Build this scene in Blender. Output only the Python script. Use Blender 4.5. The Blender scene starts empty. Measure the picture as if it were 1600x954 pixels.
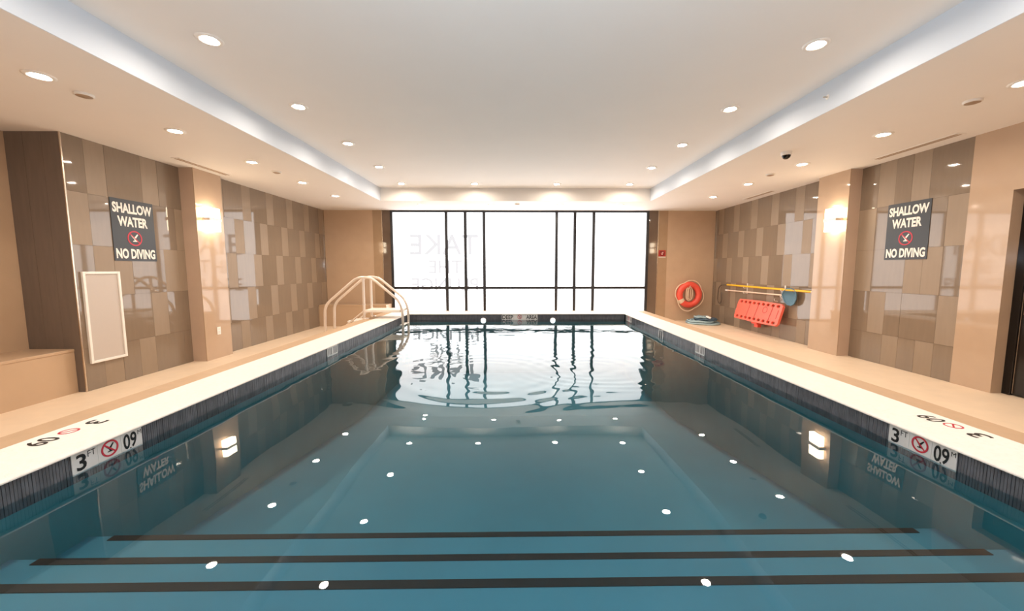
import bpy, bmesh, math, random
import numpy as np
from mathutils import Vector, Matrix

random.seed(7)
scene = bpy.context.scene
COL = scene.collection

# ------------------------------------------------------------------ camera, world, exposure
EYE = 1.29
cam_data = bpy.data.cameras.new('camera')
cam_data.sensor_width = 36.0
cam_data.lens = 600.0 / 1600.0 * 36.0
cam_data.shift_x = -14.4 / 1600.0
cam_data.clip_start = 0.02
cam = bpy.data.objects.new('camera', cam_data)
COL.objects.link(cam)
cam.location = (0, 0, EYE)
cam.rotation_euler = (math.radians(90 - 5.38), 0, math.radians(-0.8))
scene.camera = cam

world = bpy.data.worlds.new('world')
scene.world = world
world.use_nodes = True
world.node_tree.nodes['Background'].inputs[0].default_value = (0.9, 0.95, 1.0, 1)
world.node_tree.nodes['Background'].inputs[1].default_value = 0.5

scene.view_settings.view_transform = 'Standard'
scene.view_settings.look = 'None'
scene.view_settings.gamma = 1
scene.view_settings.use_curve_mapping = False
scene.view_settings.exposure = 0.36

LAMP_STRENGTH = 330.0
WINDOW_STRENGTH = 2.2
SCONCE_STRENGTH = 12.0

# the photographer's flash, bounced off the ceiling above the camera
fl = bpy.data.lights.new('camera_flash', 'AREA')
fl.shape = 'DISK'
fl.size = 0.12
fl.energy = 85.0
fl.color = (0.74, 0.87, 1.0)
flo = bpy.data.objects.new('camera_flash', fl)
COL.objects.link(flo)
flo.location = (0.0, -0.12, EYE + 0.22)
flo.rotation_euler = (math.radians(165), 0, 0)

# ------------------------------------------------------------------ materials
def lin(r, g, b):
    f = lambda c: (c / 255 / 12.92) if c / 255 <= 0.04045 else ((c / 255 + 0.055) / 1.055) ** 2.4
    return (f(r), f(g), f(b), 1.0)

def mat(name, color, rough=0.5, metal=0.0, spec=0.5, var=0.0, vscale=6.0, bump=0.0, bscale=40.0, stretch=None, coat=0.0):
    m = bpy.data.materials.new(name)
    m.use_nodes = True
    nt = m.node_tree
    b = nt.nodes['Principled BSDF']
    b.inputs['Base Color'].default_value = color
    b.inputs['Roughness'].default_value = rough
    b.inputs['Metallic'].default_value = metal
    b.inputs['Specular IOR Level'].default_value = spec
    if coat:
        b.inputs['Coat Weight'].default_value = coat
        b.inputs['Coat Roughness'].default_value = 0.03
    if var or bump:
        tc = nt.nodes.new('ShaderNodeTexCoord')
        mp = nt.nodes.new('ShaderNodeMapping')
        nt.links.new(tc.outputs['Object'], mp.inputs['Vector'])
        if stretch:
            mp.inputs['Scale'].default_value = stretch
        if var:
            n = nt.nodes.new('ShaderNodeTexNoise')
            n.inputs['Scale'].default_value = vscale
            n.inputs['Detail'].default_value = 5
            nt.links.new(mp.outputs['Vector'], n.inputs['Vector'])
            mr = nt.nodes.new('ShaderNodeMapRange')
            mr.inputs['From Min'].default_value = 0.25
            mr.inputs['From Max'].default_value = 0.75
            mr.inputs['To Min'].default_value = 1 - var
            mr.inputs['To Max'].default_value = 1 + var
            nt.links.new(n.outputs['Fac'], mr.inputs['Value'])
            mx = nt.nodes.new('ShaderNodeVectorMath')
            mx.operation = 'SCALE'
            mx.inputs[0].default_value = color[:3]
            nt.links.new(mr.outputs['Result'], mx.inputs['Scale'])
            nt.links.new(mx.outputs['Vector'], b.inputs['Base Color'])
        if bump:
            n2 = nt.nodes.new('ShaderNodeTexNoise')
            n2.inputs['Scale'].default_value = bscale
            n2.inputs['Detail'].default_value = 3
            nt.links.new(mp.outputs['Vector'], n2.inputs['Vector'])
            bp = nt.nodes.new('ShaderNodeBump')
            bp.inputs['Strength'].default_value = bump
            bp.inputs['Distance'].default_value = 0.004
            nt.links.new(n2.outputs['Fac'], bp.inputs['Height'])
            nt.links.new(bp.outputs['Normal'], b.inputs['Normal'])
    return m

def emit(name, color, strength):
    m = bpy.data.materials.new(name)
    m.use_nodes = True
    b = m.node_tree.nodes['Principled BSDF']
    b.inputs['Base Color'].default_value = (0.8, 0.8, 0.8, 1)
    b.inputs['Emission Color'].default_value = color
    b.inputs['Emission Strength'].default_value = strength
    b.inputs['Roughness'].default_value = 0.3
    return m

M = {}
M['ceiling'] = mat('ceiling_paint', lin(236, 233, 230), 0.75, var=0.012, vscale=2, spec=0.2)
M['soffit'] = mat('soffit_paint', lin(240, 234, 228), 0.7, var=0.012, vscale=2, spec=0.2)
M['tray_side'] = mat('daylight_tinted_tray_side', lin(216, 222, 230), 0.75, var=0.01, vscale=2, spec=0.2)  # cool cast of daylight on the long tray sides, put into their colour
M['deck'] = mat('deck_stone', lin(236, 212, 184), 0.42, var=0.04, vscale=7, bump=0.08, bscale=60, spec=0.35)
M['band'] = mat('rim_stone', lin(196, 164, 132), 0.45, var=0.05, vscale=12, bump=0.1, bscale=80, spec=0.35)
M['coping'] = mat('coping_stone', lin(242, 235, 226), 0.6, var=0.05, vscale=55, bump=0.35, bscale=160, spec=0.3)
M['rim_wall'] = mat('rim_outer_tile', lin(190, 162, 132), 0.3, var=0.04)
M['ribs'] = mat('waterline_mosaic', lin(98, 99, 105), 0.3, var=0.35, vscale=30, stretch=(1, 1, 0.35), bump=0.3, bscale=80)
M['grout'] = mat('pool_grout', lin(60, 63, 70), 0.7)
M['plaster'] = mat('pool_plaster', lin(68, 130, 148), 0.6, var=0.06, vscale=3)
M['plaster_wall'] = mat('pool_wall_tile', lin(84, 152, 158), 0.5, var=0.08, vscale=5)
M['nosing'] = mat('black_nosing', lin(14, 14, 14), 0.6)
M['tile_dark'] = mat('polished_brown_tile', lin(136, 119, 102), 0.035, var=0.04, vscale=9, stretch=(1, 3, 0.4), spec=0.6)
M['tile_mid'] = mat('polished_taupe_tile', lin(140, 118, 95), 0.045, var=0.04, vscale=9, stretch=(1, 3, 0.4), spec=0.55)
M['tile_light'] = mat('matte_tan_tile', lin(153, 134, 114), 0.4, var=0.04, vscale=9, stretch=(1, 3, 0.4), spec=0.3)
M['tile_grout'] = mat('wall_grout', lin(104, 86, 68), 0.8)
M['beige'] = mat('polished_beige_tile', lin(192, 165, 140), 0.05, var=0.03, vscale=5, spec=0.5)
M['beige_side'] = mat('satin_taupe_tile', lin(200, 174, 152), 0.3, var=0.03, vscale=5, spec=0.4)
M['beige_wall'] = mat('beige_wall_tile', lin(196, 166, 136), 0.3, var=0.03, vscale=4, spec=0.4)
M['far_beige'] = mat('far_wall_tile', lin(198, 170, 143), 0.07, var=0.03, vscale=5, spec=0.5)
M['grey_return'] = mat('grey_brown_tile', lin(120, 107, 97), 0.28, var=0.08, vscale=7, stretch=(4, 4, 0.5), spec=0.4)
M['brown_gloss'] = mat('glossy_brown_strip', lin(110, 92, 78), 0.05, var=0.05, vscale=6, spec=0.6)
M['brown_mid'] = mat('glossy_tan_strip', lin(172, 144, 115), 0.06, var=0.05, vscale=6, spec=0.5)
M['trim_metal'] = mat('satin_metal', lin(205, 190, 172), 0.25, metal=0.9)
M['steel'] = mat('ladder_steel', lin(236, 222, 208), 0.3, metal=0.35, spec=0.6)
M['tread'] = mat('white_tread', lin(238, 228, 215), 0.45)
M['black_frame'] = mat('black_aluminium', lin(38, 38, 42), 0.35, spec=0.5)
M['door_black'] = mat('black_door', lin(22, 20, 20), 0.15, spec=0.5)
M['sign_black'] = mat('sign_charcoal', lin(52, 54, 58), 0.4)
M['white_paint'] = mat('white_lettering', lin(246, 238, 228), 0.5)
M['black_ink'] = mat('black_ink', lin(16, 16, 18), 0.45)
M['red_ink'] = mat('red_ink', lin(196, 40, 60), 0.45)
M['white_tile'] = mat('white_marker_tile', lin(226, 224, 222), 0.2, spec=0.5)
M['plastic_white'] = mat('white_plastic', lin(242, 236, 228), 0.4)
M['board_grey'] = mat('perforated_grey_sheet', lin(196, 184, 174), 0.5, var=0.05, vscale=260)
M['red_plastic'] = mat('orange_red_plastic', lin(244, 92, 74), 0.4, var=0.03, vscale=5)
M['board_red'] = mat('salmon_red_plastic', lin(248, 112, 92), 0.4, var=0.03, vscale=5)
M['red_dark'] = mat('dark_red_plastic', lin(180, 50, 40), 0.5)
M['yellow'] = mat('yellow_fibreglass', lin(245, 190, 40), 0.35)
M['pole_white'] = mat('white_pole', lin(240, 214, 192), 0.35)
M['net_blue'] = mat('blue_grey_net', lin(92, 124, 142), 0.8, var=0.15, vscale=90)
M['hook_dark'] = mat('dark_hook', lin(92, 78, 66), 0.5)
M['hose'] = mat('pale_blue_hose', lin(160, 184, 190), 0.45, var=0.05, vscale=10)
M['hose_dark'] = mat('dark_blue_hose', lin(70, 92, 108), 0.5)
M['rope'] = mat('cream_rope', lin(238, 212, 184), 0.8, bump=0.4, bscale=200)
M['black_dome'] = mat('black_dome', lin(12, 12, 14), 0.08)
M['slot'] = mat('diffuser_slot', lin(168, 142, 118), 0.7)
M['lamp_inner'] = mat('lamp_reflector', lin(248, 240, 228), 0.3, spec=0.5)
M['lens'] = emit('downlight_lens', (1.0, 0.87, 0.73, 1), LAMP_STRENGTH)
M['sconce_glass'] = emit('sconce_glass', (1.0, 0.82, 0.58, 1), SCONCE_STRENGTH)
M['pool_lens'] = emit('pool_lamp_lens', (0.9, 0.97, 1.0, 1), 2.5)
M['letter_film'] = emit('grey_film_lettering', (0.93, 0.93, 0.96, 1), 0.66)
M['letter_film'].node_tree.nodes['Principled BSDF'].inputs['Base Color'].default_value = (0.06, 0.06, 0.07, 1)

def window_glass():
    m = emit('frosted_daylight_glass', (0.93, 0.965, 1.0, 1), WINDOW_STRENGTH)
    b = m.node_tree.nodes['Principled BSDF']
    b.inputs['Roughness'].default_value = 0.15
    return m
M['pane'] = window_glass()

def water_material():
    m = bpy.data.materials.new('pool_water')
    m.use_nodes = True
    nt = m.node_tree
    for n in list(nt.nodes):
        nt.nodes.remove(n)
    out = nt.nodes.new('ShaderNodeOutputMaterial')
    mix = nt.nodes.new('ShaderNodeMixShader')
    fr = nt.nodes.new('ShaderNodeFresnel')
    fr.inputs['IOR'].default_value = 1.35
    tr = nt.nodes.new('ShaderNodeBsdfTransparent')
    tr.inputs['Color'].default_value = (0.86, 0.95, 0.97, 1)
    gl = nt.nodes.new('ShaderNodeBsdfGlossy')
    gl.inputs['Roughness'].default_value = 0.0
    gl.inputs['Color'].default_value = (1, 1, 1, 1)
    nt.links.new(fr.outputs[0], mix.inputs[0])
    nt.links.new(tr.outputs[0], mix.inputs[1])
    nt.links.new(gl.outputs[0], mix.inputs[2])
    nt.links.new(mix.outputs[0], out.inputs['Surface'])
    return m
M['water'] = water_material()

# ------------------------------------------------------------------ mesh helpers
class MB:
    def __init__(self):
        self.v = []
        self.f = []
        self.smooth = []

    def add(self, vs, fs, smooth=False):
        n = len(self.v)
        self.v += [tuple(p) for p in vs]
        self.f += [tuple(i + n for i in f) for f in fs]
        self.smooth += [smooth] * len(fs)
        return self

    def box(self, x0, x1, y0, y1, z0, z1):
        x0, x1 = min(x0, x1), max(x0, x1)
        y0, y1 = min(y0, y1), max(y0, y1)
        z0, z1 = min(z0, z1), max(z0, z1)
        vs = [(x0, y0, z0), (x1, y0, z0), (x1, y1, z0), (x0, y1, z0), (x0, y0, z1), (x1, y0, z1), (x1, y1, z1), (x0, y1, z1)]
        return self.add(vs, [(0, 3, 2, 1), (4, 5, 6, 7), (0, 1, 5, 4), (1, 2, 6, 5), (2, 3, 7, 6), (3, 0, 4, 7)])

    def tube(self, pts, r, seg=10, closed=False, cap=True):
        pts = [Vector(p) for p in pts]
        n = len(pts)
        rings = []
        prev = None
        for i, p in enumerate(pts):
            if closed:
                t = (pts[(i + 1) % n] - pts[(i - 1) % n]).normalized()
            else:
                t = (pts[min(i + 1, n - 1)] - pts[max(i - 1, 0)]).normalized()
            if prev is None:
                a = Vector((0, 0, 1)) if abs(t.z) < 0.9 else Vector((1, 0, 0))
                u = t.cross(a).normalized()
            else:
                u = (prev - t * prev.dot(t)).normalized()
            prev = u
            w = t.cross(u)
            rings.append([p + (u * math.cos(2 * math.pi * k / seg) + w * math.sin(2 * math.pi * k / seg)) * r for k in range(seg)])
        vs = [q for ring in rings for q in ring]
        fs = []
        m = n if closed else n - 1
        for i in range(m):
            j = (i + 1) % n
            for k in range(seg):
                fs.append((i * seg + k, i * seg + (k + 1) % seg, j * seg + (k + 1) % seg, j * seg + k))
        self.add(vs, fs, True)
        if cap and not closed:
            self.add(rings[0], [tuple(range(seg))])
            self.add(rings[-1], [tuple(range(seg))])
        return self

    def lathe(self, prof, center, axis='z', seg=24, flip=False):
        c = Vector(center)
        vs = []
        for r, h in prof:
            for k in range(seg):
                a = 2 * math.pi * k / seg
                p = (r * math.cos(a), r * math.sin(a), h)
                if axis == 'x':
                    p = (p[2], p[0], p[1])
                elif axis == 'y':
                    p = (p[0], p[2], p[1])
                vs.append(c + Vector(p))
        fs = []
        for i in range(len(prof) - 1):
            for k in range(seg):
                fs.append((i * seg + k, i * seg + (k + 1) % seg, (i + 1) * seg + (k + 1) % seg, (i + 1) * seg + k))
        return self.add(vs, fs, True)

    def prism(self, poly, o, ax, ay, az, depth):
        """flat polygon in the plane (o, ax, ay), given thickness along az"""
        o, ax, ay, az = Vector(o), Vector(ax), Vector(ay), Vector(az)
        n = len(poly)
        a = [o + ax * x + ay * y for x, y in poly]
        b = [p + az * depth for p in a]
        fs = [tuple(range(n)), tuple(range(2 * n - 1, n - 1, -1))]
        for i in range(n):
            j = (i + 1) % n
            fs.append((i, n + i, n + j, j))
        return self.add(a + b, fs)

    def build(self, name, material, parent=None, bevel=0.0, loc=None):
        me = bpy.data.meshes.new(name)
        me.from_pydata(self.v, [], self.f)
        me.polygons.foreach_set('use_smooth', self.smooth)
        bm = bmesh.new()
        bm.from_mesh(me)
        bmesh.ops.recalc_face_normals(bm, faces=bm.faces)
        bm.to_mesh(me)
        bm.free()
        me.materials.append(M[material] if isinstance(material, str) else material)
        o = bpy.data.objects.new(name, me)
        COL.objects.link(o)
        if parent is not None:
            o.parent = parent
            o.matrix_parent_inverse = parent_inv(parent)
        if bevel:
            md = o.modifiers.new('bevel', 'BEVEL')
            md.width = bevel
            md.segments = 2
            md.limit_method = 'ANGLE'
        return o

def parent_inv(p):
    m = Matrix.Identity(4)
    chain = []
    q = p
    while q is not None:
        chain.append(q)
        q = q.parent
    for q in reversed(chain):
        m = m @ q.matrix_parent_inverse @ Matrix.Translation(q.location)
    return m.inverted()

def thing(name, loc, label, cat, group=None):
    o = bpy.data.objects.new(name, None)
    o.empty_display_size = 0.1
    COL.objects.link(o)
    o.location = loc
    return tag(o, label, cat, group)

def tag(o, label=None, cat=None, group=None, kind=None):
    if label:
        o['label'] = label
    if cat:
        o['category'] = cat
    if group:
        o['group'] = group
    if kind:
        o['kind'] = kind
    return o

def structure(name, mb, material, label=None, bevel=0.0):
    o = mb.build(name, material, None, bevel)
    o['kind'] = 'structure'
    if label:
        o['label'] = label
    return o

def struct_root(name, loc, label):
    o = bpy.data.objects.new(name, None)
    o.empty_display_size = 0.1
    COL.objects.link(o)
    o.location = loc
    o['kind'] = 'structure'
    o['label'] = label
    return o

def link_parent(o, parent):
    if parent is not None:
        o.parent = parent
        o.matrix_parent_inverse = parent_inv(parent)

_text_cache = {}
def text_mesh(s, bold=0.0, extrude=0.001):
    key = (s, bold, extrude)
    if key in _text_cache:
        return _text_cache[key]
    cu = bpy.data.curves.new('lettering', 'FONT')
    cu.body = s
    cu.size = 1.0
    cu.offset = bold
    cu.align_x = 'LEFT'
    cu.resolution_u = 3
    ob = bpy.data.objects.new('lettering', cu)
    COL.objects.link(ob)
    dg = bpy.context.evaluated_depsgraph_get()
    dg.update()
    me = bpy.data.meshes.new_from_object(ob.evaluated_get(dg))
    bpy.data.objects.remove(ob)
    bpy.data.curves.remove(cu)
    co = np.empty(len(me.vertices) * 3)
    me.vertices.foreach_get('co', co)
    co = co.reshape(-1, 3)
    res = (co, [tuple(p.vertices) for p in me.polygons])
    bpy.data.meshes.remove(me)
    _text_cache[key] = res
    return res

def lettering(name, s, origin, ax, ay, w, h, material, parent, bold=0.0, thick=0.0015, up=0.0):
    """text stretched to the box w x h whose lower-left corner is origin, in the plane ax, ay"""
    co, faces = text_mesh(s, bold)
    mn, mx = co.min(0), co.max(0)
    origin, ax, ay = Vector(origin), Vector(ax), Vector(ay)
    az = ax.cross(ay)
    vs = []
    for p in co:
        x = (p[0] - mn[0]) / (mx[0] - mn[0]) * w
        y = (p[1] - mn[1]) / (mx[1] - mn[1]) * h
        vs.append(origin + ax * x + ay * y + az * (up + thick))
    mb = MB()
    mb.add(vs, faces)
    return mb.build(name, material, parent)

def ring_poly(r0, r1, n=40, sx=1.0):
    return [((r0 * sx * math.cos(2 * math.pi * k / n), r0 * math.sin(2 * math.pi * k / n)),
             (r1 * sx * math.cos(2 * math.pi * k / n), r1 * math.sin(2 * math.pi * k / n))) for k in range(n)]

def flat_ring(mb, c, ax, ay, r0, r1, n=40, th=0.002):
    c, ax, ay = Vector(c), Vector(ax), Vector(ay)
    az = ax.cross(ay)
    pr = ring_poly(r0, r1, n)
    vs = []
    for a, b in pr:
        for (x, y) in (a, b):
            vs.append(c + ax * x + ay * y)
            vs.append(c + ax * x + ay * y + az * th)
    fs = []
    for i in range(n):
        j = (i + 1) % n
        a0, a1, b0, b1 = 4 * i, 4 * i + 1, 4 * i + 2, 4 * i + 3
        c0, c1, d0, d1 = 4 * j, 4 * j + 1, 4 * j + 2, 4 * j + 3
        fs += [(a1, c1, d1, b1), (b1, d1, d0, b0), (a0, c0, c1, a1)]
    return mb.add(vs, fs)

DIVER = [(-.55, .42), (-.42, .5), (-.1, .12), (.1, .3), (.38, .62), (.52, .55), (.3, .22), (.1, -.05), (.16, -.3), (.34, -.36), (.34, -.46), (-.3, -.46), (-.3, -.36), (-.06, -.3), (-.14, -.05), (-.3, .1)]

def prohibition(parent, c, ax, ay, r, ring_mat, fig_mat, th=0.002, w=0.16):
    """red ring with a slash and a diving figure; parts of the plate they are on"""
    c, ax, ay = Vector(c), Vector(ax), Vector(ay)
    az = ax.cross(ay)
    fig = MB()
    fig.prism([(x * r * 0.95, y * r * 0.95) for x, y in DIVER], c + az * th * 0.3, ax, ay, az, th * 0.4)
    fig.build('diver_figure', fig_mat, parent)
    mb = MB()
    flat_ring(mb, c + az * th * 0.3, ax, ay, r * (1 - w), r, 40, th * 0.8)
    d = r * w * 0.42
    k = math.sqrt(0.5)
    L = r * (1 - w * 0.5)
    a2 = (ax * k - ay * k)
    b2 = (ax * k + ay * k)
    mb.prism([(-L, -d), (L, -d), (L, d), (-L, d)], c + az * th * 0.4, a2, b2, az, th * 0.5)
    return mb.build('prohibition_ring', ring_mat, parent)

# ------------------------------------------------------------------ key dimensions
SOF = EYE + 1.40          # underside of the dropped soffit
CEI = EYE + 1.659         # raised ceiling
COP = 0.428               # coping top
WAT = 0.31                # water level
PX0, PX1, PY0, PY1 = -2.12, 2.15, 0.45, 7.47   # inner faces of the pool
DZL, DZR = -0.035, 0.03   # deck level on either side of the pool
WLN, WLF = -4.66, -4.58   # left wall: near and far section
WRN, WRF = 4.86, 4.84     # right wall
FAR = 9.35
BACK = -2.6
REC = -5.22

# ------------------------------------------------------------------ floor
mb = MB()
mb.box(REC - 0.2, -2.3, BACK, FAR + 0.3, -0.3, DZL)
mb.box(2.3, 5.6, BACK, FAR + 0.3, -0.3, DZR)
mb.box(-2.3, 2.3, 7.9, FAR + 0.3, -0.3, 0.0)
mb.box(-2.3, 2.3, BACK, 0.1, -0.3, 0.0)
floor = structure('floor', mb, 'deck', 'light beige stone deck around the raised pool')

# ------------------------------------------------------------------ ceiling
TX0, TX1, TY0, TY1 = -2.78, 2.79, -1.2, 8.09
mb = MB().box(TX0 - 0.1, TX1 + 0.1, TY0 - 0.1, TY1 + 0.1, CEI, CEI + 0.15)
ceiling = structure('ceiling', mb, 'ceiling', 'smooth raised white ceiling panel above the pool')
mb = MB()
mb.box(REC - 0.3, TX0, BACK - 0.2, FAR + 0.4, SOF, CEI + 0.15)
mb.box(TX1, 5.6, BACK - 0.2, FAR + 0.4, SOF, CEI + 0.15)
mb.box(TX0, TX1, TY1, FAR + 0.4, SOF, CEI + 0.15)
mb.box(TX0, TX1, BACK - 0.2, TY0, SOF, CEI + 0.15)
sf = mb.build('soffit', 'soffit', ceiling)
MB().box(TX0, TX0 + 0.006, TY0, TY1, SOF + 0.001, CEI).build('tray_side', 'tray_side', ceiling)
MB().box(TX1 - 0.006, TX1, TY0, TY1, SOF + 0.001, CEI).build('tray_side', 'tray_side', ceiling)

# ------------------------------------------------------------------ tiled side walls
ROWS = [0.0, 0.43, 0.99, 1.55, 2.11, SOF]
def tiled_wall(wall, xface, sgn, y0, y1, edges, rows, z0):
    """sgn +1: wall faces +X. rows top to bottom: strings of D / M / L per module; neighbours D D join into one wide tile"""
    th = 0.012
    g = 0.0022
    for r in range(5):
        zb, zt = ROWS[4 - r], ROWS[5 - r]
        if r == 4:
            zb = z0
        s = rows[r]
        i = 0
        while i < len(s):
            k = s[i]
            j = i + 1
            if k != 'L' and j < len(s) and s[j] == k:
                j += 1
            ya, yb = edges[i], edges[j]
            m = {'D': 'tile_dark', 'M': 'tile_mid', 'L': 'tile_light'}[k]
            mb = MB()
            a = 0.0008 * random.uniform(-1, 1)
            mb.box(xface - sgn * th, xface + sgn * a, ya + g / 2, yb - g / 2, zb + g / 2, zt - g / 2)
            mb.build('wall_tile', m, wall)
            i = j

def edges_from(y0, y1, ref, step):
    e = [y0]
    k = math.ceil((y0 - ref) / step + 0.25)
    while ref + k * step < y1 - 0.05:
        e.append(ref + k * step)
        k += 1
    e.append(y1)
    return e, math.ceil((y0 - ref) / step + 0.25) - 1

# left wall: plain backing with the recess beyond its near end
mb = MB()
mb.box(WLN - 0.3, WLN - 0.008, 4.14, 5.6, -0.1, SOF)
mb.box(WLF - 0.4, WLF - 0.008, 5.6, FAR + 0.3, -0.1, SOF)
wall_left = structure('wall_left', mb, 'tile_grout', 'left side wall of brown polished and tan tiles')
e = [4.145, 4.34, 4.55, 4.76, 4.97, 5.19, 5.40, 5.55]
tiled_wall(wall_left, WLN, 1, 4.13, 5.55, e, ['DLDDLDD', 'LDDLDDL', 'DLLDDLL', 'DDDDLDD', 'DLDLDDD'], DZL)
STEP = 0.209
e, k0 = edges_from(6.0, FAR, 7.04, STEP)
SH = [1, 0, 2, 1, 0]
rows = [''.join('L' if (k0 + i - SH[r]) % 3 == 0 else 'D' for i in range(len(e) - 1)) for r in range(5)]
tiled_wall(wall_left, WLF, 1, 6.0, FAR, e, rows, DZL)
# near return of the left wall (faces the camera) built of tall tiles
for i in range(3):
    a = REC + (WLN - REC) * i / 3
    b = REC + (WLN - REC) * (i + 1) / 3
    MB().box(a + 0.001, b - 0.001, 4.13, 4.16, DZL, SOF).build('return_tile', 'grey_return', wall_left)
MB().box(WLN - 0.004, WLN + 0.006, 4.124, 4.138, DZL, SOF).build('corner_trim', 'trim_metal', wall_left)

mb = MB().box(REC - 0.3, REC, BACK, 4.3, -0.1, SOF)
structure('wall_recess', mb, 'beige_wall', 'plain beige wall at the back of the bench recess')

# right wall
mb = MB()
mb.box(WRN + 0.008, WRN + 0.3, 4.13, 5.5, -0.1, SOF)
mb.box(WRF + 0.008, WRF + 0.4, 5.5, FAR + 0.3, -0.1, SOF)
wall_right = structure('wall_right', mb, 'tile_grout', 'right side wall of brown polished and tan tiles')
e = [4.13, 4.34, 4.55, 4.76, 4.97, 5.20, 5.46]
tiled_wall(wall_right, WRN, -1, 4.13, 5.46, e, ['DDLDLD', 'LDDDDL', 'DLLDDL', 'LDDDLD', 'DLDLDD'], DZR)
e, k0 = edges_from(6.0, FAR, 6.92, STEP)
rows = [''.join('L' if (k0 + i - SH[r]) % 3 == 0 else 'D' for i in range(len(e) - 1)) for r in range(5)]
tiled_wall(wall_right, WRF, -1, 6.0, FAR, e, rows, DZR)
# beige panel beside the door, head over the door, rest of the wall behind the camera
DY0, DY1, DH = 2.75, 3.76, 2.06
MB().box(WRN - 0.012, WRN + 0.16, DY1, 4.128, DZR, SOF).build('beige_panel', 'beige', wall_right)
MB().box(WRN - 0.012, WRN + 0.16, DY0, DY1, DH, SOF).build('head_panel', 'beige', wall_right)
MB().box(WRN - 0.012, WRN + 0.16, BACK, DY0, DZR, SOF).build('beige_panel', 'beige', wall_right)
mb = MB().box(WRN + 0.16, WRN + 0.4, BACK, 4.13, -0.1, SOF)
mb.build('backing', 'tile_grout', wall_right)

mb = MB().box(REC - 0.3, 5.6, BACK - 0.3, BACK, -0.1, SOF)
structure('wall_back', mb, 'beige_wall', 'plain beige wall behind the viewer')

# columns
def column(name, xa, xb, y0, y1, z0, label):
    root = struct_root(name, ((xa + xb) / 2, y0, z0), label)
    s = 1 if xb > xa else -1
    MB().box(xa, xb, y0, y1, z0, SOF).build('shaft', 'beige_side', root)
    MB().box(xb, xb + s * 0.012, y0, y1, z0, SOF).build('face_panel', 'beige', root)
    return root
column('wall_column', WLN, -4.475, 5.52, 6.02, DZL, 'beige column with a lit sconce between the left tiled walls')
column('wall_column', WRN, 4.70, 5.46, 6.02, DZR, 'beige column with a lit sconce between the right tiled walls')

# far wall pieces either side of the window
wall_far = struct_root('wall_far', (0, FAR, 0), 'far wall of beige tiles and glossy brown strips around the window')
def far_piece(name, x0, x1, m, dy=0.0, z0=-0.1):
    MB().box(x0, x1, FAR + dy, FAR + 0.25, z0, SOF).build(name, m, wall_far)
far_piece('beige_tile', WLF - 0.02, -3.415, 'far_beige')
far_piece('tan_strip', -3.415, -3.20, 'brown_mid', 0.004)
far_piece('metal_trim', -3.20, -3.185, 'trim_metal', -0.006)
far_piece('brown_strip', -3.185, -3.0, 'brown_gloss', 0.006)
far_piece('brown_strip', 3.215, 3.43, 'brown_gloss', 0.006)
far_piece('metal_trim', 3.43, 3.445, 'trim_metal', -0.006)
far_piece('tan_strip', 3.445, 3.67, 'brown_mid', 0.004)
far_piece('beige_tile', 3.67, WRF + 0.02, 'far_beige')
far_piece('metal_trim', WRF - 0.018, WRF, 'trim_metal', -0.002)
far_piece('metal_trim', WLF, WLF + 0.018, 'trim_metal', -0.002)

# ------------------------------------------------------------------ window
win = struct_root('window_1', (0.1, FAR + 0.1, 0.0), 'wide frosted window with black frame, seven bays over a low transom')
WX = [-2.97, -1.669, -1.212, -0.762, 0.982, 1.424, 1.879, 3.185]
TR = 0.843
def fr(name, x0, x1, z0, z1, y0=FAR - 0.005, y1=FAR + 0.12):
    return MB().box(x0, x1, y0, y1, z0, z1).build(name, 'black_frame', win, bevel=0.004)
fr('frame_jamb', -3.0, -2.945, 0.0, SOF)
fr('frame_jamb', 3.155, 3.215, 0.0, SOF)
fr('frame_head', -2.945, 3.155, SOF - 0.045, SOF)
fr('frame_sill', -2.945, 3.155, 0.0, 0.06)
for x in WX[1:-1]:
    fr('mullion', x - 0.034, x + 0.034, 0.06, SOF - 0.045)
xs = [-2.945] + WX[1:-1] + [3.155]
for i in range(7):
    a = xs[i] + (0.028 if i else 0)
    b = xs[i + 1] - (0.028 if i < 6 else 0)
    fr('transom', a, b, TR - 0.03, TR + 0.03, FAR)
    MB().box(a, b, FAR + 0.05, FAR + 0.062, 0.06, TR - 0.025).build('pane', 'pane', win)
    MB().box(a, b, FAR + 0.05, FAR + 0.062, TR + 0.025, SOF - 0.045).build('pane', 'pane', win)
for s, xl, xr, zb, zt in (('TAKE', -2.56, -0.905, 1.635, 2.125), ('THE', -2.12, -1.30, 1.19, 1.51), ('PLUNGE', -2.54, -0.92, 0.77, 1.08)):
    lettering('lettering', s, (xr, FAR + 0.0495, zb), (-1, 0, 0), (0, 0, 1), xr - xl, zt - zb, 'letter_film', win, bold=0.010, thick=0.0)

# ------------------------------------------------------------------ door in the right wall
door = struct_root('door_1', (WRN + 0.1, (DY0 + DY1) / 2, DZR), 'black framed glass door at the right edge')
MB().box(WRN + 0.10, WRN + 0.155, DY1 - 0.07, DY1, DZR, DH).build('frame_jamb', 'door_black', door, bevel=0.004)
MB().box(WRN + 0.10, WRN + 0.155, DY0, DY0 + 0.07, DZR, DH).build('frame_jamb', 'door_black', door, bevel=0.004)
MB().box(WRN + 0.10, WRN + 0.155, DY0 + 0.07, DY1 - 0.07, DH - 0.08, DH).build('frame_head', 'door_black', door, bevel=0.004)
leaf = MB().box(WRN + 0.115, WRN + 0.15, DY0 + 0.075, DY1 - 0.075, DZR + 0.01, DH - 0.085).build('door_leaf', 'door_black', door, bevel=0.003)
mb = MB().tube([(WRN + 0.115, DY1 - 0.13, 0.85), (WRN + 0.075, DY1 - 0.13, 0.85), (WRN + 0.075, DY1 - 0.13, 1.35), (WRN + 0.115, DY1 - 0.13, 1.35)], 0.009)
mb.build('handle', 'trim_metal', leaf)
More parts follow.
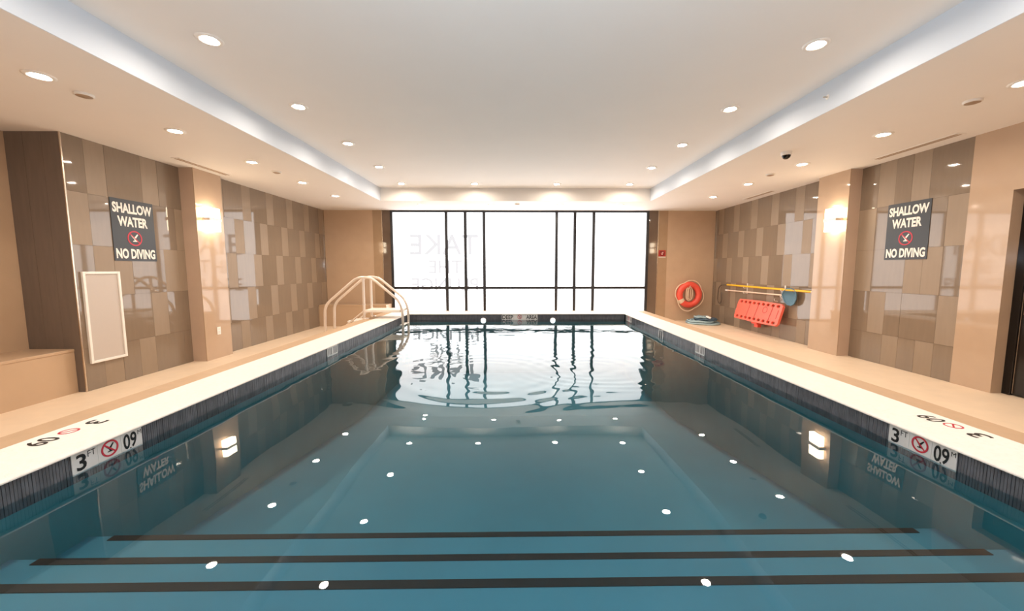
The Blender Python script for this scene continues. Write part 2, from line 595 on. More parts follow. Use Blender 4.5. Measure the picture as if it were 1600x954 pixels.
MB().box(WRN + 0.112, WRN + 0.117, DY1 - 0.079, DY1 - 0.074, DZR + 0.02, DH - 0.09).build('edge_strip', 'trim_metal', leaf)

# ------------------------------------------------------------------ swimming pool
pool = thing('swimming_pool', (0, 4, 0), 'raised rectangular swimming pool with white coping and dark waterline tiles', 'swimming pool')

def ring_sweep(prof, name, material, parent, closed=False, smooth=False):
    """prof: (outward offset from the inner pool faces, z), swept round the four sides with mitred corners"""
    vs, fs = [], []
    n = len(prof)
    for cx, cy, sx, sy in ((PX0, PY0, -1, -1), (PX1, PY0, 1, -1), (PX1, PY1, 1, 1), (PX0, PY1, -1, 1)):
        for o, z in prof:
            vs.append((cx + sx * o, cy + sy * o, z))
    for c in range(4):
        d = (c + 1) % 4
        for i in range(n if closed else n - 1):
            j = (i + 1) % n
            fs.append((c * n + i, d * n + i, d * n + j, c * n + j))
    mb = MB().add(vs, fs, smooth)
    return mb.build(name, material, parent)

arc = [(-0.022 + 0.022 * (1 - math.cos(t)), COP - 0.012 + 0.012 * math.sin(t)) for t in [i * math.pi / 10 for i in range(6)]]
prof = [(0.03, COP - 0.017), (-0.012, COP - 0.017), (-0.021, COP - 0.015)] + arc + [(0.362, COP), (0.37, COP - 0.006), (0.37, COP - 0.017)]
ring_sweep(prof, 'coping', 'coping', pool, closed=True)
ring_sweep([(0.366, COP - 0.04), (0.366, COP - 0.006), (0.548, COP - 0.004), (0.556, COP - 0.010), (0.556, COP - 0.04)], 'rim_band', 'band', pool, closed=True)
ring_sweep([(0.54, COP - 0.04), (0.54, -0.15)], 'outer_wall', 'rim_wall', pool)
ring_sweep([(0.01, COP - 0.01), (0.01, WAT - 0.06)], 'waterline_backing', 'grout', pool)

# ribbed mosaic along the waterline
def ribs(name, side):
    mb = MB()
    p, w, d = 0.0125, 0.0105, 0.008
    za, zb = WAT - 0.05, COP - 0.016
    if side in 'LR':
        y = PY0 + 0.01
        while y < PY1 - 0.02:
            if side == 'L':
                mb.box(PX0 - 0.01, PX0 - 0.01 + d + random.uniform(-0.001, 0.001), y, y + w, za, zb)
            else:
                mb.box(PX1 + 0.01, PX1 + 0.01 - d + random.uniform(-0.001, 0.001), y, y + w, za, zb)
            y += p
    else:
        x = PX0 + 0.01
        while x < PX1 - 0.02:
            mb.box(x, x + w, PY1 + 0.01, PY1 + 0.01 - d + random.uniform(-0.001, 0.001), za, zb)
            x += p
    o = mb.build(name, 'ribs', pool)
    o['kind'] = 'stuff'
    return o
for s in 'LRF':
    ribs('waterline_mosaic', s)

# basin
F0, F1 = -0.33, -0.75
mb = MB()
zt = WAT - 0.045
prof_side = [(PY0, zt), (PY1, zt), (PY1, F1), (5.2, F1), (1.9, F0), (PY0, F0)]
for x in (PX0, PX1):
    mb.add([(x, y, z) for y, z in prof_side], [tuple(range(6))])
mb.add([(PX0, PY1, zt), (PX1, PY1, zt), (PX1, PY1, F1), (PX0, PY1, F1)], [(0, 1, 2, 3)])
mb.add([(PX0, PY0, zt), (PX1, PY0, zt), (PX1, PY0, F0), (PX0, PY0, F0)], [(0, 1, 2, 3)])
mb.build('basin_wall', 'plaster_wall', pool)
mb = MB()
pts = [(PY0, F0), (1.9, F0), (5.2, F1), (PY1, F1)]
vs = [(x, y, z) for y, z in pts for x in (PX0, PX1)]
mb.add(vs, [(2 * i, 2 * i + 1, 2 * i + 3, 2 * i + 2) for i in range(3)])
mb.build('basin_floor', 'plaster', pool)
for (yn, z, w) in ((1.27, WAT - 0.12, 0.034), (1.53, WAT - 0.23, 0.032), (1.82, WAT - 0.34, 0.032)):
    st = MB().box(PX0, PX1, PY0, yn, F0 + 0.001 if z < 0 else z - 0.12, z).build('step', 'plaster', pool)
    MB().box(-2.0, 2.03, yn - w, yn + 0.003, z - 0.012, z + 0.003).build('nosing_stripe', 'nosing', st)

# depth marker tiles on the waterline; each glyph is a part of its tile
def marker(x, s, y_start, items, ax, tw, dz=0.0):
    """s: +1 faces +X. items are placed one after the other along ax from y_start"""
    ax = Vector(ax)
    ay = Vector((0, 0, 1))
    az = ax.cross(ay)
    top, bot = COP - 0.017, WAT - 0.008
    for k, it in enumerate(items):
        o = Vector((x, y_start, 0)) + ax * (tw * k) if ax.x == 0 else Vector((y_start, x, 0)) + ax * (tw * k)
        mb = MB().prism([(0.0006, bot), (tw - 0.0006, bot), (tw - 0.0006, top), (0.0006, top)], o, ax, ay, az, 0.004)
        t = mb.build('depth_tile', 'white_tile', pool)
        up = 0.004
        hv = top - WAT
        if it == 'no':
            c = o + ax * (tw * 0.5) + ay * (WAT + hv * 0.53) + az * up
            prohibition(t, c, ax, ay, min(hv * 0.42, tw * 0.4), 'red_ink', 'black_ink', 0.002, 0.2)
        elif it == 'bars':
            for fx, fw in ((0.16, 0.10), (0.40, 0.12), (0.66, 0.08), (0.82, 0.05)):
                MB().prism([(tw * fx, WAT + hv * 0.08), (tw * (fx + fw), WAT + hv * 0.08), (tw * (fx + fw), WAT + hv * 0.86), (tw * fx, WAT + hv * 0.86)], o + az * up, ax, ay, az, 0.001).build('worn_mark', 'sign_black', t)
        else:
            for (txt, fx, fy, fw, fh) in it:
                lettering('glyph', txt, o + ax * (tw * fx) + ay * (WAT + hv * fy), ax, ay, tw * fw, hv * fh, 'black_ink', t, bold=0.02 if fh > 0.5 else 0.0, thick=0.0012, up=up)
three = [('3', 0.16, 0.06, 0.38, 0.8), ('FT', 0.6, 0.58, 0.32, 0.3)]
nine = [('09', 0.10, 0.05, 0.62, 0.84), ('.', 0.37, 0.02, 0.07, 0.08), ('M', 0.78, 0.62, 0.18, 0.24)]
marker(PX0, 1, 1.779, [three, 'no', nine], (0, 1, 0), 0.115)
marker(PX1, -1, 2.103, [three, 'no', nine], (0, -1, 0), 0.114)
marker(PX0, 1, 4.27, ['bars', 'bars'], (0, 1, 0), 0.125)
marker(PX1, -1, 4.50, ['bars', 'bars'], (0, -1, 0), 0.115)
marker(PX1, -1, 7.40, ['bars', 'no', 'bars'], (0, -1, 0), 0.12)
deep = [('DEEP', 0.05, 0.08, 0.9, 0.8)]
area = [('AREA', 0.05, 0.08, 0.9, 0.8)]
marker(PY1, -1, -0.275, [deep, 'no', area], (1, 0, 0), 0.233)

# lettering on top of the coping, read from the deck
def coping_text(x0, y_start, ax, ay, items):
    for txt, off, w, h in items:
        o = Vector((x0, y_start, COP)) + Vector(ax) * off
        if txt == 'no':
            c = o + Vector(ax) * (w / 2) + Vector(ay) * (h / 2)
            mb = MB()
            flat_ring(mb, c, Vector(ax), Vector(ay), h * 0.40, h * 0.5, 30, 0.0012)
            d = h * 0.05
            a2 = (Vector(ax) - Vector(ay)).normalized()
            b2 = (Vector(ax) + Vector(ay)).normalized()
            mb.prism([(-h * .42, -d), (h * .42, -d), (h * .42, d), (-h * .42, d)], c, a2, b2, (0, 0, 1), 0.0012)
            mb.build('coping_symbol', 'red_ink', pool)
        else:
            lettering('coping_glyph', txt, o, ax, ay, w, h, 'black_ink', pool, bold=0.015, thick=0.0012)
coping_text(-2.43, 2.17, (0, -1, 0), (1, 0, 0), [('3', 0.0, 0.06, 0.10), ('no', 0.115, 0.08, 0.08), ('09', 0.23, 0.10, 0.10)])
coping_text(2.46, 1.865, (0, 1, 0), (-1, 0, 0), [('3', 0.0, 0.06, 0.10), ('no', 0.115, 0.08, 0.08), ('09', 0.21, 0.10, 0.10)])

# skimmer mouth on the right side
sk = MB()
ya, yb, za, zb = 5.50, 5.68, WAT - 0.03, COP - 0.03
for (a, b, c, d) in ((ya, ya + 0.022, za, zb), (yb - 0.022, yb, za, zb), (ya, yb, zb - 0.012, zb), (ya + 0.08, ya + 0.095, za, zb)):
    sk.box(PX1 - 0.006, PX1 + 0.008, a, b, c, d)
skm = sk.build('skimmer_frame', 'white_tile', pool)
MB().box(PX1 - 0.002, PX1 + 0.008, ya, yb, za, zb - 0.001).build('skimmer_mouth', 'black_ink', skm)

# small lamps at the water line of the far side
for k, (x, t) in enumerate(((-0.637, 'left'), (0.723, 'right'))):
    lp = thing('pool_lamp', (x, PY1, WAT), 'small bright lamp at the far waterline, %s of the deep area tiles' % t, 'pool lamp', 'lamps at the far waterline')
    MB().lathe([(0.06, 0.0), (0.06, -0.012), (0.05, -0.016)], (x, PY1, WAT - 0.022), 'y', 20).build('lamp_ring', 'steel', lp)
    MB().lathe([(0.05, -0.012), (0.03, -0.020), (0.0, -0.022)], (x, PY1, WAT - 0.022), 'y', 20).build('lamp_lens', 'pool_lens', lp)

# ------------------------------------------------------------------ water surface with real waves
def make_water():
    nx, ny = 260, 520
    X = np.linspace(PX0 - 0.002, PX1 + 0.002, nx)
    Y = np.linspace(PY0 - 0.002, PY1 + 0.002, ny)
    gx, gy = np.meshgrid(X, Y)
    rng = np.random.RandomState(5)
    H = np.zeros_like(gx)
    for lam, slope, n in ((1.7, 0.0030, 5), (0.8, 0.0026, 6), (0.42, 0.0018, 8), (0.22, 0.0018, 10), (0.12, 0.0022, 12)):
        for i in range(n):
            a = rng.uniform(0, 2 * math.pi)
            l = lam * rng.uniform(0.75, 1.3)
            k = 2 * math.pi / l
            env = 1.0
            if lam < 0.5:
                env = np.clip((gy - 2.2) / 2.0, 0.12, 1.0) * np.clip((8.5 - gy) / 2.5, 0.5, 1)
            H += env * slope * math.sqrt(2.0 / n) / k * np.sin(k * (gx * math.cos(a) + gy * math.sin(a)) + rng.uniform(0, 6.28))
    # long crested chop in the far half, crests across the pool
    for i in range(14):
        a = math.pi / 2 + rng.uniform(-0.35, 0.35)
        k = 2 * math.pi / rng.uniform(0.10, 0.24)
        env = np.clip((gy - 2.5) / 1.0, 0, 1) * (0.6 + 0.4 * np.sin(gx * rng.uniform(1, 3) + gy * 0.8 + rng.uniform(0, 6)))
        H += env * 0.0016 / k * np.sin(k * (gx * math.cos(a) + gy * math.sin(a)) + rng.uniform(0, 6.28))
    # ring ripples spreading in front of the middle of the pool
    for cx, cy, r0, wd, l, s in ((-0.35, 3.55, 0.75, 0.33, 0.17, 0.022), (0.75, 3.75, 0.55, 0.28, 0.13, 0.022), (0.1, 4.1, 1.1, 0.4, 0.2, 0.013)):
        r = np.hypot(gx - cx, (gy - cy)) + 0.05 * np.sin(gx * 4.1 + cy * 3) + 0.04 * np.sin(gy * 5.3 + gx * 2.2 + cx * 5)
        k = 2 * math.pi / l
        H += s / k * np.exp(-((r - r0) / wd) ** 2) * np.sin(k * r) * np.clip((gy - 2.2) / 0.6, 0, 1)
    # meniscus chop along the walls
    edge = np.minimum(gx - PX0, PX1 - gx)
    H += 0.0015 * np.exp(-(edge / 0.12) ** 2) * np.sin(gy * 2 * math.pi / 0.31 + 2 * np.sin(gy * 1.7))
    vs = np.stack([gx, gy, WAT + H], -1).reshape(-1, 3)
    idx = np.arange(nx * ny).reshape(ny, nx)
    q = np.stack([idx[:-1, :-1], idx[:-1, 1:], idx[1:, 1:], idx[1:, :-1]], -1).reshape(-1, 4)
    me = bpy.data.meshes.new('pool_water')
    me.from_pydata(vs.tolist(), [], q.tolist())
    me.polygons.foreach_set('use_smooth', [True] * len(q))
    me.materials.append(M['water'])
    o = bpy.data.objects.new('pool_water', me)
    COL.objects.link(o)
    tag(o, 'clear blue rippled water filling the swimming pool', 'water', kind='stuff')
make_water()

# ------------------------------------------------------------------ pool ladder over the rim
def arc_path(pts, r, n=5):
    """polyline with rounded corners"""
    P = [Vector(p) for p in pts]
    out = [P[0]]
    for i in range(1, len(P) - 1):
        a, b, c = P[i - 1], P[i], P[i + 1]
        d1, d2 = (a - b), (c - b)
        t = min(r, d1.length * 0.45, d2.length * 0.45)
        p1, p2 = b + d1.normalized() * t, b + d2.normalized() * t
        for k in range(n + 1):
            s = k / n
            out.append(p1 * (1 - s) ** 2 + b * 2 * s * (1 - s) + p2 * s * s)
    out.append(P[-1])
    return out
YN, YF = 6.75, 7.10
lad = thing('pool_ladder', (-2.67, (YN + YF) / 2, DZL), 'white tubular pool ladder arching over the rim at the far left corner', 'ladder')
for y in (YN, YF):
    pts = [(-3.37, y, DZL), (-3.35, y, 0.66), (-2.77, y, 1.15), (-2.53, y, 1.15), (-2.06, y, 0.75), (-1.995, y, 0.56), (-1.995, y, -0.35)]
    MB().tube(arc_path(pts, 0.13), 0.023, 12).build('rail', 'steel', lad)
    po = MB().tube([(-2.67, y, COP - 0.006), (-2.665, y, 1.135)], 0.022, 12).build('post', 'steel', lad)
    MB().lathe([(0.0, 0.02), (0.03, 0.02), (0.05, 0.012), (0.052, 0.0)], (-2.62 - 0.02, y, COP - 0.006), 'z', 20).build('flange', 'steel', po)
    MB().tube([(-2.67, y, 0.56), (-2.95, y, 0.335), (-3.36, y, 0.02)], 0.016, 10).build('stringer', 'steel', lad)
    MB().lathe([(0.0, 0.02), (0.03, 0.02), (0.05, 0.012), (0.052, 0.0)], (-3.37, y, DZL), 'z', 20).build('flange', 'steel', lad)
MB().box(-2.66, -2.03, YN - 0.02, YF + 0.02, 0.535, 0.58).build('platform', 'tread', lad, bevel=0.008)
for x, z in ((-2.88, 0.37), (-3.11, 0.19)):
    MB().box(x - 0.09, x + 0.09, YN, YF, z - 0.015, z + 0.015).build('step', 'tread', lad, bevel=0.006)
for z in (0.30, 0.05, -0.2):
    MB().box(-2.06, -1.97, YN, YF, z - 0.018, z + 0.012).build('step', 'tread', lad, bevel=0.006)

# ------------------------------------------------------------------ benches
def bench(loc, x0, x1, y0, y1, z0, h, label, front):
    b = thing('bench', loc, label, 'bench')
    MB().box(x0, x1, y0, y1, z0, z0 + h - 0.03).build('base', 'beige_wall', b)
    if front == 'x':
        MB().box(x0, x1 + 0.006, y0, y1, z0 + h - 0.03, z0 + h).build('seat_slab', 'beige_wall', b, bevel=0.004)
    else:
        MB().box(x0, x1, y0 - 0.006, y1, z0 + h - 0.03, z0 + h).build('seat_slab', 'beige_wall', b, bevel=0.004)
bench((-4.95, 2.5, DZL), REC + 0.001, -4.745, -0.6, 4.128, DZL, 0.475, 'long beige built-in bench in the recess at the near left', 'x')
bench((-3.8, 9.15, DZL), WLF + 0.002, -3.02, 8.95, FAR - 0.008, DZL, 0.50, 'low beige built-in bench behind the pool ladder', 'y')

# ------------------------------------------------------------------ warning signs on the side walls
def warning_sign(x, y_left, ax, z0, w, h, label):
    ax = Vector(ax)
    ay = Vector((0, 0, 1))
    az = ax.cross(ay)
    s = thing('warning_sign', (x, y_left + ax.y * w / 2, z0), label, 'sign', 'shallow water signs')
    o = Vector((x, y_left, z0))
    p = MB().prism([(0, 0), (w, 0), (w, h), (0, h)], o, ax, ay, az, 0.006).build('sign_plate', 'sign_black', s)
    for txt, fx, fy, fw, fh in (('SHALLOW', 0.04, 0.775, 0.92, 0.165), ('WATER', 0.13, 0.56, 0.70, 0.165), ('NO DIVING', 0.04, 0.035, 0.92, 0.165)):
        lettering('lettering', txt, o + ax * (w * fx) + ay * (h * fy), ax, ay, w * fw, h * fh, 'white_paint', p, bold=0.04, thick=0.001, up=0.006)
    c = o + ax * (w * 0.49) + ay * (h * 0.375) + az * 0.006
    prohibition(p, c, ax, ay, h * 0.125, 'red_ink', 'white_paint', 0.002, 0.16)
    return s
warning_sign(WLN + 0.001, 4.556, (0, 1, 0), 1.392, 0.524, 0.725, 'black shallow water no diving sign on the left tiled wall')
warning_sign(WRN - 0.001, 5.03, (0, -1, 0), 1.412, 0.525, 0.705, 'black shallow water no diving sign on the right tiled wall')

# framed perforated panel under the left sign
bd = thing('framed_panel', (WLN, 4.38, 0.26), 'tall pale grey panel in a white frame on the left wall', 'panel')
MB().box(WLN + 0.001, WLN + 0.014, 4.21, 4.555, 0.285, 1.24).build('panel_sheet', 'board_grey', bd)
for (a, b, c, d) in ((4.187, 4.213, 0.26, 1.265), (4.553, 4.579, 0.26, 1.265)):
    MB().box(WLN + 0.001, WLN + 0.026, a, b, c, d).build('frame_bar', 'plastic_white', bd, bevel=0.003)
for (c, d) in ((0.26, 0.287), (1.238, 1.265)):
    MB().box(WLN + 0.001, WLN + 0.026, 4.213, 4.553, c, d).build('frame_bar', 'plastic_white', bd, bevel=0.003)

# outlet plate on the left column
op = thing('outlet_plate', (-4.463, 5.77, 0.37), 'small white outlet plate low on the left column', 'outlet')
MB().box(-4.463, -4.456, 5.735, 5.805, 0.315, 0.43).build('cover', 'plastic_white', op, bevel=0.003)
for z in (0.345, 0.385):
    MB().box(-4.456, -4.4545, 5.755, 5.785, z, z + 0.025).build('socket', 'white_tile', op)

# ------------------------------------------------------------------ wall sconces
def sconce(x, s, y, z, label):
    t = thing('wall_sconce', (x, y, z), label, 'wall lamp', 'wall sconces')
    MB().box(x, x + s * 0.02, y - 0.035, y + 0.035, z - 0.06, z + 0.06).build('back_plate', 'steel', t, bevel=0.003)
    MB().box(x + s * 0.012, x + s * 0.115, y - 0.115, y + 0.115, z - 0.022, z + 0.022).build('bracket', 'steel', t, bevel=0.004)
    for a, b in ((0.022, 0.165), (-0.165, -0.022)):
        MB().box(x + s * 0.03, x + s * 0.105, y - 0.105, y + 0.105, z + a, z + b).build('glass_shade', 'sconce_glass', t, bevel=0.008)
sconce(-4.463, 1, 5.72, 2.005, 'lit two-shade wall sconce on the left column')
sconce(4.688, -1, 5.63, 2.005, 'lit two-shade wall sconce on the right column')

# ------------------------------------------------------------------ downlights
def downlight(proto, x, y, z, label, group):
    if proto is None:
        t = thing('recessed_downlight', (x, y, z), label, 'ceiling light', group)
        MB().lathe([(0.0475, 0.002), (0.0475, -0.003), (0.062, -0.010), (0.078, -0.010), (0.086, -0.004), (0.088, 0.0)], (x, y, z), 'z', 28).build('trim_ring', 'plastic_white', t)
        MB().lathe([(0.048, -0.001), (0.03, -0.0032), (0.0, -0.004)], (x, y, z), 'z', 24).build('lens', 'lens', t)
        return t
    t = proto.copy()
    COL.objects.link(t)
    t.location = (x, y, z)
    tag(t, label, 'ceiling light', group)
    for ch in proto.children:
        c = ch.copy()
        COL.objects.link(c)
        c.parent = t
        c.matrix_parent_inverse = ch.matrix_parent_inverse.copy()
    return t
ORD = ['nearest the window', 'second from the window', 'third from the window', 'fourth from the window', 'fifth from the window', 'sixth from the window', 'seventh from the window']
proto = None
YS = [7.68, 6.455, 5.293, 4.133, 2.985, 1.82, 0.66]
for side, x in (('left', -2.22), ('right', 2.23)):
    for i, y in enumerate(YS):
        t = downlight(proto, x, y, CEI, 'round downlight in the raised ceiling, %s row, %s' % (side, ORD[i]), 'raised ceiling downlights')
        proto = proto or t
for side, x in (('left', -0.80), ('right', 0.80)):
    downlight(proto, x, 7.68, CEI, 'round downlight at the window end of the raised ceiling, %s of centre' % side, 'raised ceiling downlights')
YS = [7.565, 6.43, 5.235, 4.10, 2.98, 1.84, 0.70]
for side, x in (('left', -3.458), ('right', 3.83)):
    for i, y in enumerate(YS):
        downlight(proto, x, y, SOF, 'round downlight in the %s lowered soffit, %s' % (side, ORD[i]), 'soffit downlights')
for lab, x in (('leftmost', -2.07), ('second from left', -0.53), ('third from left', 0.98), ('rightmost', 2.30)):
    downlight(proto, x, 8.56, SOF, 'round downlight in the soffit along the window, %s' % lab, 'soffit downlights')

# ------------------------------------------------------------------ ceiling fittings
def detector(x, y, label):
    t = thing('ceiling_detector', (x, y, SOF), label, 'detector', 'ceiling detectors')
    MB().lathe([(0.06, 0.0), (0.06, -0.012), (0.05, -0.018)], (x, y, SOF), 'z', 24).build('base_ring', 'plastic_white', t)
    MB().lathe([(0.05, -0.016), (0.03, -0.024), (0.0, -0.026)], (x, y, SOF), 'z', 24).build('cap', 'slot', t)
detector(-3.468, 3.28, 'small round detector in the left soffit beside the nearest lights')
detector(-3.446, 5.74, 'small round detector in the left soffit above the column')
detector(3.817, 3.30, 'small round detector in the right soffit beside the nearest lights')
detector(3.77, 5.79, 'small round detector in the right soffit beyond the black dome')
detector(0.03, 8.40, 'small round detector in the middle of the soffit at the window')

cm = thing('dome_camera', (3.26, 4.73, SOF), 'black dome security camera under the right soffit', 'camera')
MB().lathe([(0.058, 0.0), (0.058, -0.03), (0.05, -0.036), (0.0, -0.036)], (3.26, 4.73, SOF), 'z', 24).build('housing', 'plastic_white', cm)
MB().lathe([(0.047 * math.cos(a), -0.034 - 0.047 * math.sin(a)) for a in [i * math.pi / 16 for i in range(9)]], (3.26, 4.73, SOF), 'z', 24).build('dome', 'black_dome', cm)

def slot_diffuser(x, y0, y1, label):
    t = thing('slot_diffuser', (x, (y0 + y1) / 2, SOF), label, 'air vent', 'linear ceiling air slots')
    MB().box(x - 0.055, x + 0.055, y0, y1, SOF - 0.006, SOF).build('frame', 'plastic_white', t, bevel=0.002)
    for a in (-0.032, 0.008):
        MB().box(x + a, x + a + 0.026, y0 + 0.02, y1 - 0.02, SOF - 0.008, SOF - 0.004).build('slot', 'slot', t)
slot_diffuser(-4.29, 5.05, 5.95, 'linear air slot in the ceiling beside the left column')
slot_diffuser(4.60, 4.05, 5.00, 'linear air slot in the ceiling above the right sign')
slot_diffuser(4.60, 6.95, 7.80, 'linear air slot in the ceiling above the rescue equipment')

sp = thing('wall_sprinkler', (TX1, 3.55, SOF + 0.13), 'tiny sprinkler head on the right tray edge', 'sprinkler')
MB().lathe([(0.026, 0.0), (0.022, -0.006), (0.0, -0.008)], (TX1, 3.55, SOF + 0.13), 'x', 16).build('escutcheon', 'plastic_white', sp)
MB().tube([(TX1 - 0.006, 3.55, SOF + 0.13), (TX1 - 0.04, 3.55, SOF + 0.13)], 0.006).build('nozzle', 'trim_metal', sp)

# ------------------------------------------------------------------ small red sign on the strip right of the window
rs = thing('no_diving_plate', (3.55, FAR, 1.59), 'small red and black no diving plate right of the window', 'sign')
pl = MB().box(3.465, 3.635, FAR - 0.006, FAR + 0.004, 1.60, 1.75).build('plate', 'red_dark', rs)
MB().box(3.465, 3.635, FAR - 0.012, FAR + 0.004, 1.575, 1.595).build('ledge', 'plastic_white', rs)
prohibition(pl, Vector((3.55, FAR - 0.006, 1.675)), Vector((1, 0, 0)), Vector((0, 0, 1)), 0.06, 'black_ink', 'white_paint', 0.002, 0.2)

# ------------------------------------------------------------------ lifebuoy
BX, BY, BZ = 4.215, FAR - 0.08, 0.675
lb = thing('lifebuoy', (BX, BY, BZ - 0.33), 'orange-red lifebuoy with cream rope on the far right wall', 'lifebuoy')
ring = [(BX + 0.235 * math.cos(a), BY, BZ + 0.245 * math.sin(a)) for a in [2 * math.pi * k / 48 for k in range(48)]]
MB().tube(ring, 0.074, 16, closed=True).build('float_ring', 'red_plastic', lb)
for a0 in (205,):
    mb = MB()
    seg = [(BX + 0.235 * math.cos(a), BY, BZ + 0.245 * math.sin(a)) for a in [math.radians(a0 + k * 2.5) for k in range(9)]]
    mb.tube(seg, 0.0755, 16)
    mb.build('band', 'rope' if a0 == 205 else 'red_dark', lb)
loop = []
for k in range(97):
    a = 2 * math.pi * k / 96
    rr = 0.31 + 0.045 * abs(math.sin(2 * (a - 0.44)))
    sag = -0.05 * max(0, -math.sin(a)) ** 2
    loop.append((BX + rr * math.cos(a), BY - 0.02, BZ + rr * math.sin(a) + sag))
MB().tube(loop[:-1], 0.012, 8, closed=True).build('grab_rope', 'rope', lb)
mb = MB()
for k in range(3):
    cxk = BX - 0.03 + 0.03 * (k - 1)
    l = [(cxk + (0.035 + 0.010 * k) * math.cos(a), BY - 0.035 - 0.012 * k, BZ + 0.03 + (0.15 + 0.008 * ((k * 3) % 5)) * math.sin(a)) for a in [2 * math.pi * q / 24 for q in range(24)]]
    mb.tube(l, 0.009, 8, closed=True)
mb.build('rope_coil', 'rope', lb)
MB().tube([(BX - 0.02, FAR - 0.002, BZ + 0.2), (BX - 0.02, BY - 0.09, BZ + 0.2), (BX - 0.02, BY - 0.09, BZ + 0.225)], 0.008, 8).build('wall_hook', 'steel', lb)

# ------------------------------------------------------------------ hose coil on the deck
hs = thing('hose_coil', (4.40, 8.85, DZR), 'coiled pale blue hose on the deck in the far right corner', 'hose')
for cx, cy, ra, rb, loops, z, m in ((4.40, 8.86, 0.375, 0.16, 4, 0.022, 'hose'), (4.34, 8.84, 0.31, 0.12, 3, 0.066, 'hose'), (4.45, 8.83, 0.25, 0.10, 3, 0.11, 'hose_dark'), (4.36, 8.85, 0.17, 0.09, 2, 0.154, 'hose')):
    pts = []
    for k in range(loops * 36 + 1):
        t = k / 36.0
        a = 2 * math.pi * t + cx * 9
        r = ra + (rb - ra) * t / loops + 0.012 * math.sin(3 * a + cx * 7)
        pts.append((cx + r * math.cos(a), cy + r * math.sin(a), DZR + z + 0.006 * math.sin(5 * a)))
    MB().tube(pts, 0.020, 10).build('hose_pipe', m, hs)
MB().tube([(4.40, 8.72, DZR + 0.17), (4.38, 8.66, DZR + 0.175), (4.44, 8.62, DZR + 0.15)], 0.026, 10).build('hose_end', 'plastic_white', hs)

# ------------------------------------------------------------------ rescue pole, net and hangers on the right wall
rp = thing('rescue_pole', (WRF - 0.06, 7.4, 0.92), 'long yellow rescue pole with a dark hook on the right wall', 'rescue pole')
MB().tube([(WRF - 0.06, 8.62, 0.942), (WRF - 0.06, 6.10, 0.925)], 0.019, 10).build('pole', 'yellow', rp)
MB().tube([(WRF - 0.06, 6.13, 0.9253), (WRF - 0.06, 6.05, 0.925)], 0.021, 10).build('end_cap', 'pole_white', rp)
MB().tube(arc_path([(WRF - 0.06, 8.60, 0.942), (WRF - 0.06, 8.86, 0.935), (WRF - 0.06, 8.99, 0.86), (WRF - 0.06, 9.02, 0.56), (WRF - 0.06, 8.90, 0.47), (WRF - 0.06, 8.82, 0.58), (WRF - 0.06, 8.86, 0.75)], 0.1), 0.010, 8).build('hook', 'hook_dark', rp)
for y, z1 in ((7.95, 1.0), (6.82, 1.0)):
    hg = thing('wall_hanger', (WRF, y, 0.8), 'white wall hanger for the poles, %s' % ('nearer the far corner' if y > 7 else 'beside the blue net'), 'wall hook', 'pole hangers')
    MB().box(WRF - 0.012, WRF - 0.001, y - 0.012, y + 0.012, 0.78, z1).build('plate', 'plastic_white', hg)
    for z in (0.79, 0.90):
        MB().tube(arc_path([(WRF - 0.008, y, z), (WRF - 0.088, y, z), (WRF - 0.088, y, z + 0.03)], 0.02), 0.006, 8).build('hook', 'plastic_white', hg)

sn = thing('skimmer_net', (WRF - 0.055, 7.3, 0.7), 'blue-grey leaf net on a white pole below the rescue pole', 'pool net')
MB().tube([(WRF - 0.055, 8.63, 0.818), (WRF - 0.055, 6.80, 0.828)], 0.014, 10).build('pole', 'pole_white', sn)
MB().tube([(WRF - 0.055, 8.68, 0.8178), (WRF - 0.055, 8.58, 0.8182)], 0.019, 10).build('grip', 'plastic_white', sn)
outl = [(6.80, 0.84), (6.765, 0.90), (6.70, 0.95), (6.58, 0.955), (6.49, 0.93), (6.455, 0.86), (6.455, 0.78), (6.49, 0.70), (6.56, 0.665), (6.65, 0.67), (6.72, 0.71), (6.77, 0.78)]
frp = [(WRF - 0.07, y, z) for y, z in outl]
MB().tube(frp, 0.010, 8, closed=True).build('net_frame', 'net_blue', sn)
vs = [(WRF - 0.07, y, z) for y, z in outl]
cy = sum(p[0] for p in outl) / len(outl)
cz = sum(p[1] for p in outl) / len(outl)
n = len(outl)
vs += [(WRF - 0.035, cy + (y - cy) * 0.6, cz + (z - cz) * 0.6) for y, z in outl] + [(WRF - 0.025, cy, cz)]
fs = [(i, (i + 1) % n, n + (i + 1) % n, n + i) for i in range(n)] + [(n + i, n + (i + 1) % n, 2 * n) for i in range(n)]
MB().add(vs, fs, True).build('net_mesh', 'net_blue', sn)

# ------------------------------------------------------------------ spine board
def plate_with_holes(outer, holes, o, ax, ay, depth):
    bm = bmesh.new()
    loops = []
    for loop in [outer] + holes:
        vv = [bm.verts.new((x, y, 0)) for x, y in loop]
        loops.append(vv)
        for i in range(len(vv)):
            bm.edges.new((vv[i], vv[(i + 1) % len(vv)]))
    bmesh.ops.triangle_fill(bm, use_beauty=True, use_dissolve=False, edges=bm.edges[:])
    res = bmesh.ops.extrude_face_region(bm, geom=bm.faces[:])
    for g in res['geom']:
        if isinstance(g, bmesh.types.BMVert):
            g.co.z += depth
    bmesh.ops.recalc_face_normals(bm, faces=bm.faces)
    o, ax, ay = Vector(o), Vector(ax), Vector(ay)
    az = ax.cross(ay)
    bm.verts.index_update()
    mb = MB()
    mb.add([o + ax * v.co.x + ay * v.co.y + az * v.co.z for v in bm.verts], [tuple(v.index for v in f.verts) for f in bm.faces])
    bm.free()
    return mb
sb = thing('spine_board', (WRF - 0.1, 7.35, 0.25), 'orange-red rescue spine board with hand holes on the right wall', 'spine board')
BL, BH = 1.36, 0.41
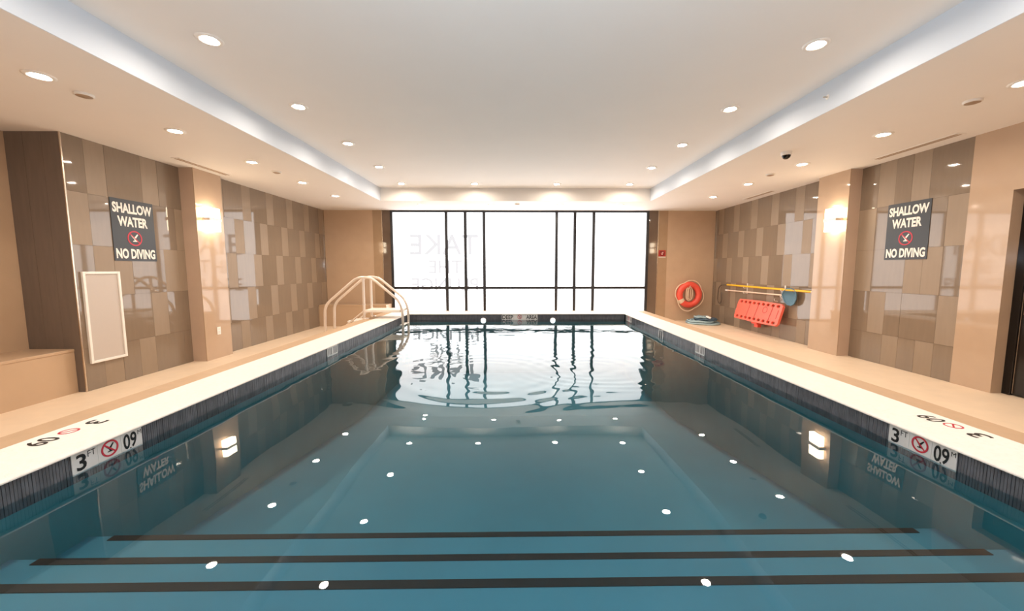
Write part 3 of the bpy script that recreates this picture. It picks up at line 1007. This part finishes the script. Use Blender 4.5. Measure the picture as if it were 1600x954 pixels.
outer = [(0.0, 0.06), (0.03, 0.0), (BL * 0.5, -0.012), (BL - 0.05, 0.0), (BL, 0.04), (BL, BH - 0.04), (BL - 0.05, BH), (BL * 0.5, BH + 0.012), (0.03, BH), (0.0, BH - 0.06)]
holes = []
for k in range(9):
    cx = 0.12 + k * (BL - 0.24) / 8
    for cy in (0.05, BH - 0.05):
        holes.append([(cx + 0.046 * math.cos(2 * math.pi * q / 12), cy + 0.027 * math.sin(2 * math.pi * q / 12)) for q in range(12)])
ang = math.radians(15)
ayb = Vector((math.sin(ang), 0, math.cos(ang)))
axb = Vector((0, -1, 0))
ob = Vector((WRF - 0.165, 8.06, 0.265))
plate_with_holes(outer, holes, ob, axb, ayb, 0.045).build('board', 'board_red', sb, bevel=0.004)
azb = axb.cross(ayb)
for cx, w, m in ((0.40, 0.012, 'red_dark'), (0.66, 0.012, 'red_dark'), (1.08, 0.016, 'red_dark')):
    MB().prism([(cx, 0.08), (cx + w, 0.08), (cx + w + 0.03, BH - 0.06), (cx + 0.03, BH - 0.06)], ob + azb * 0.045, axb, ayb, azb, 0.003).build('strap', m, sb)
mb = MB()
flat_ring(mb, ob + axb * 0.92 + ayb * 0.26 + azb * 0.045, axb, ayb, 0.055, 0.065, 24, 0.002)
mb.build('round_mark', 'red_dark', sb)
MB().prism([(BL - 0.09, 0.13), (BL - 0.08, 0.13), (BL - 0.07, 0.29), (BL - 0.08, 0.29)], ob + azb * 0.045, axb, ayb, azb, 0.003).build('slot_mark', 'red_dark', sb)
MB().box(WRF - 0.17, WRF - 0.001, 7.32, 7.50, 0.225, 0.262).build('support_bracket', 'red_plastic', sb, bevel=0.004)
MB().box(WRF - 0.13, WRF - 0.06, 7.35, 7.47, 0.16, 0.226).build('bracket_strap', 'red_plastic', sb, bevel=0.004)
MB().tube(arc_path([(WRF - 0.002, 7.0, 0.70), (WRF - 0.07, 7.0, 0.71), (WRF - 0.07, 7.0, 0.75)], 0.02), 0.007, 8).build('hanger', 'plastic_white', sb)
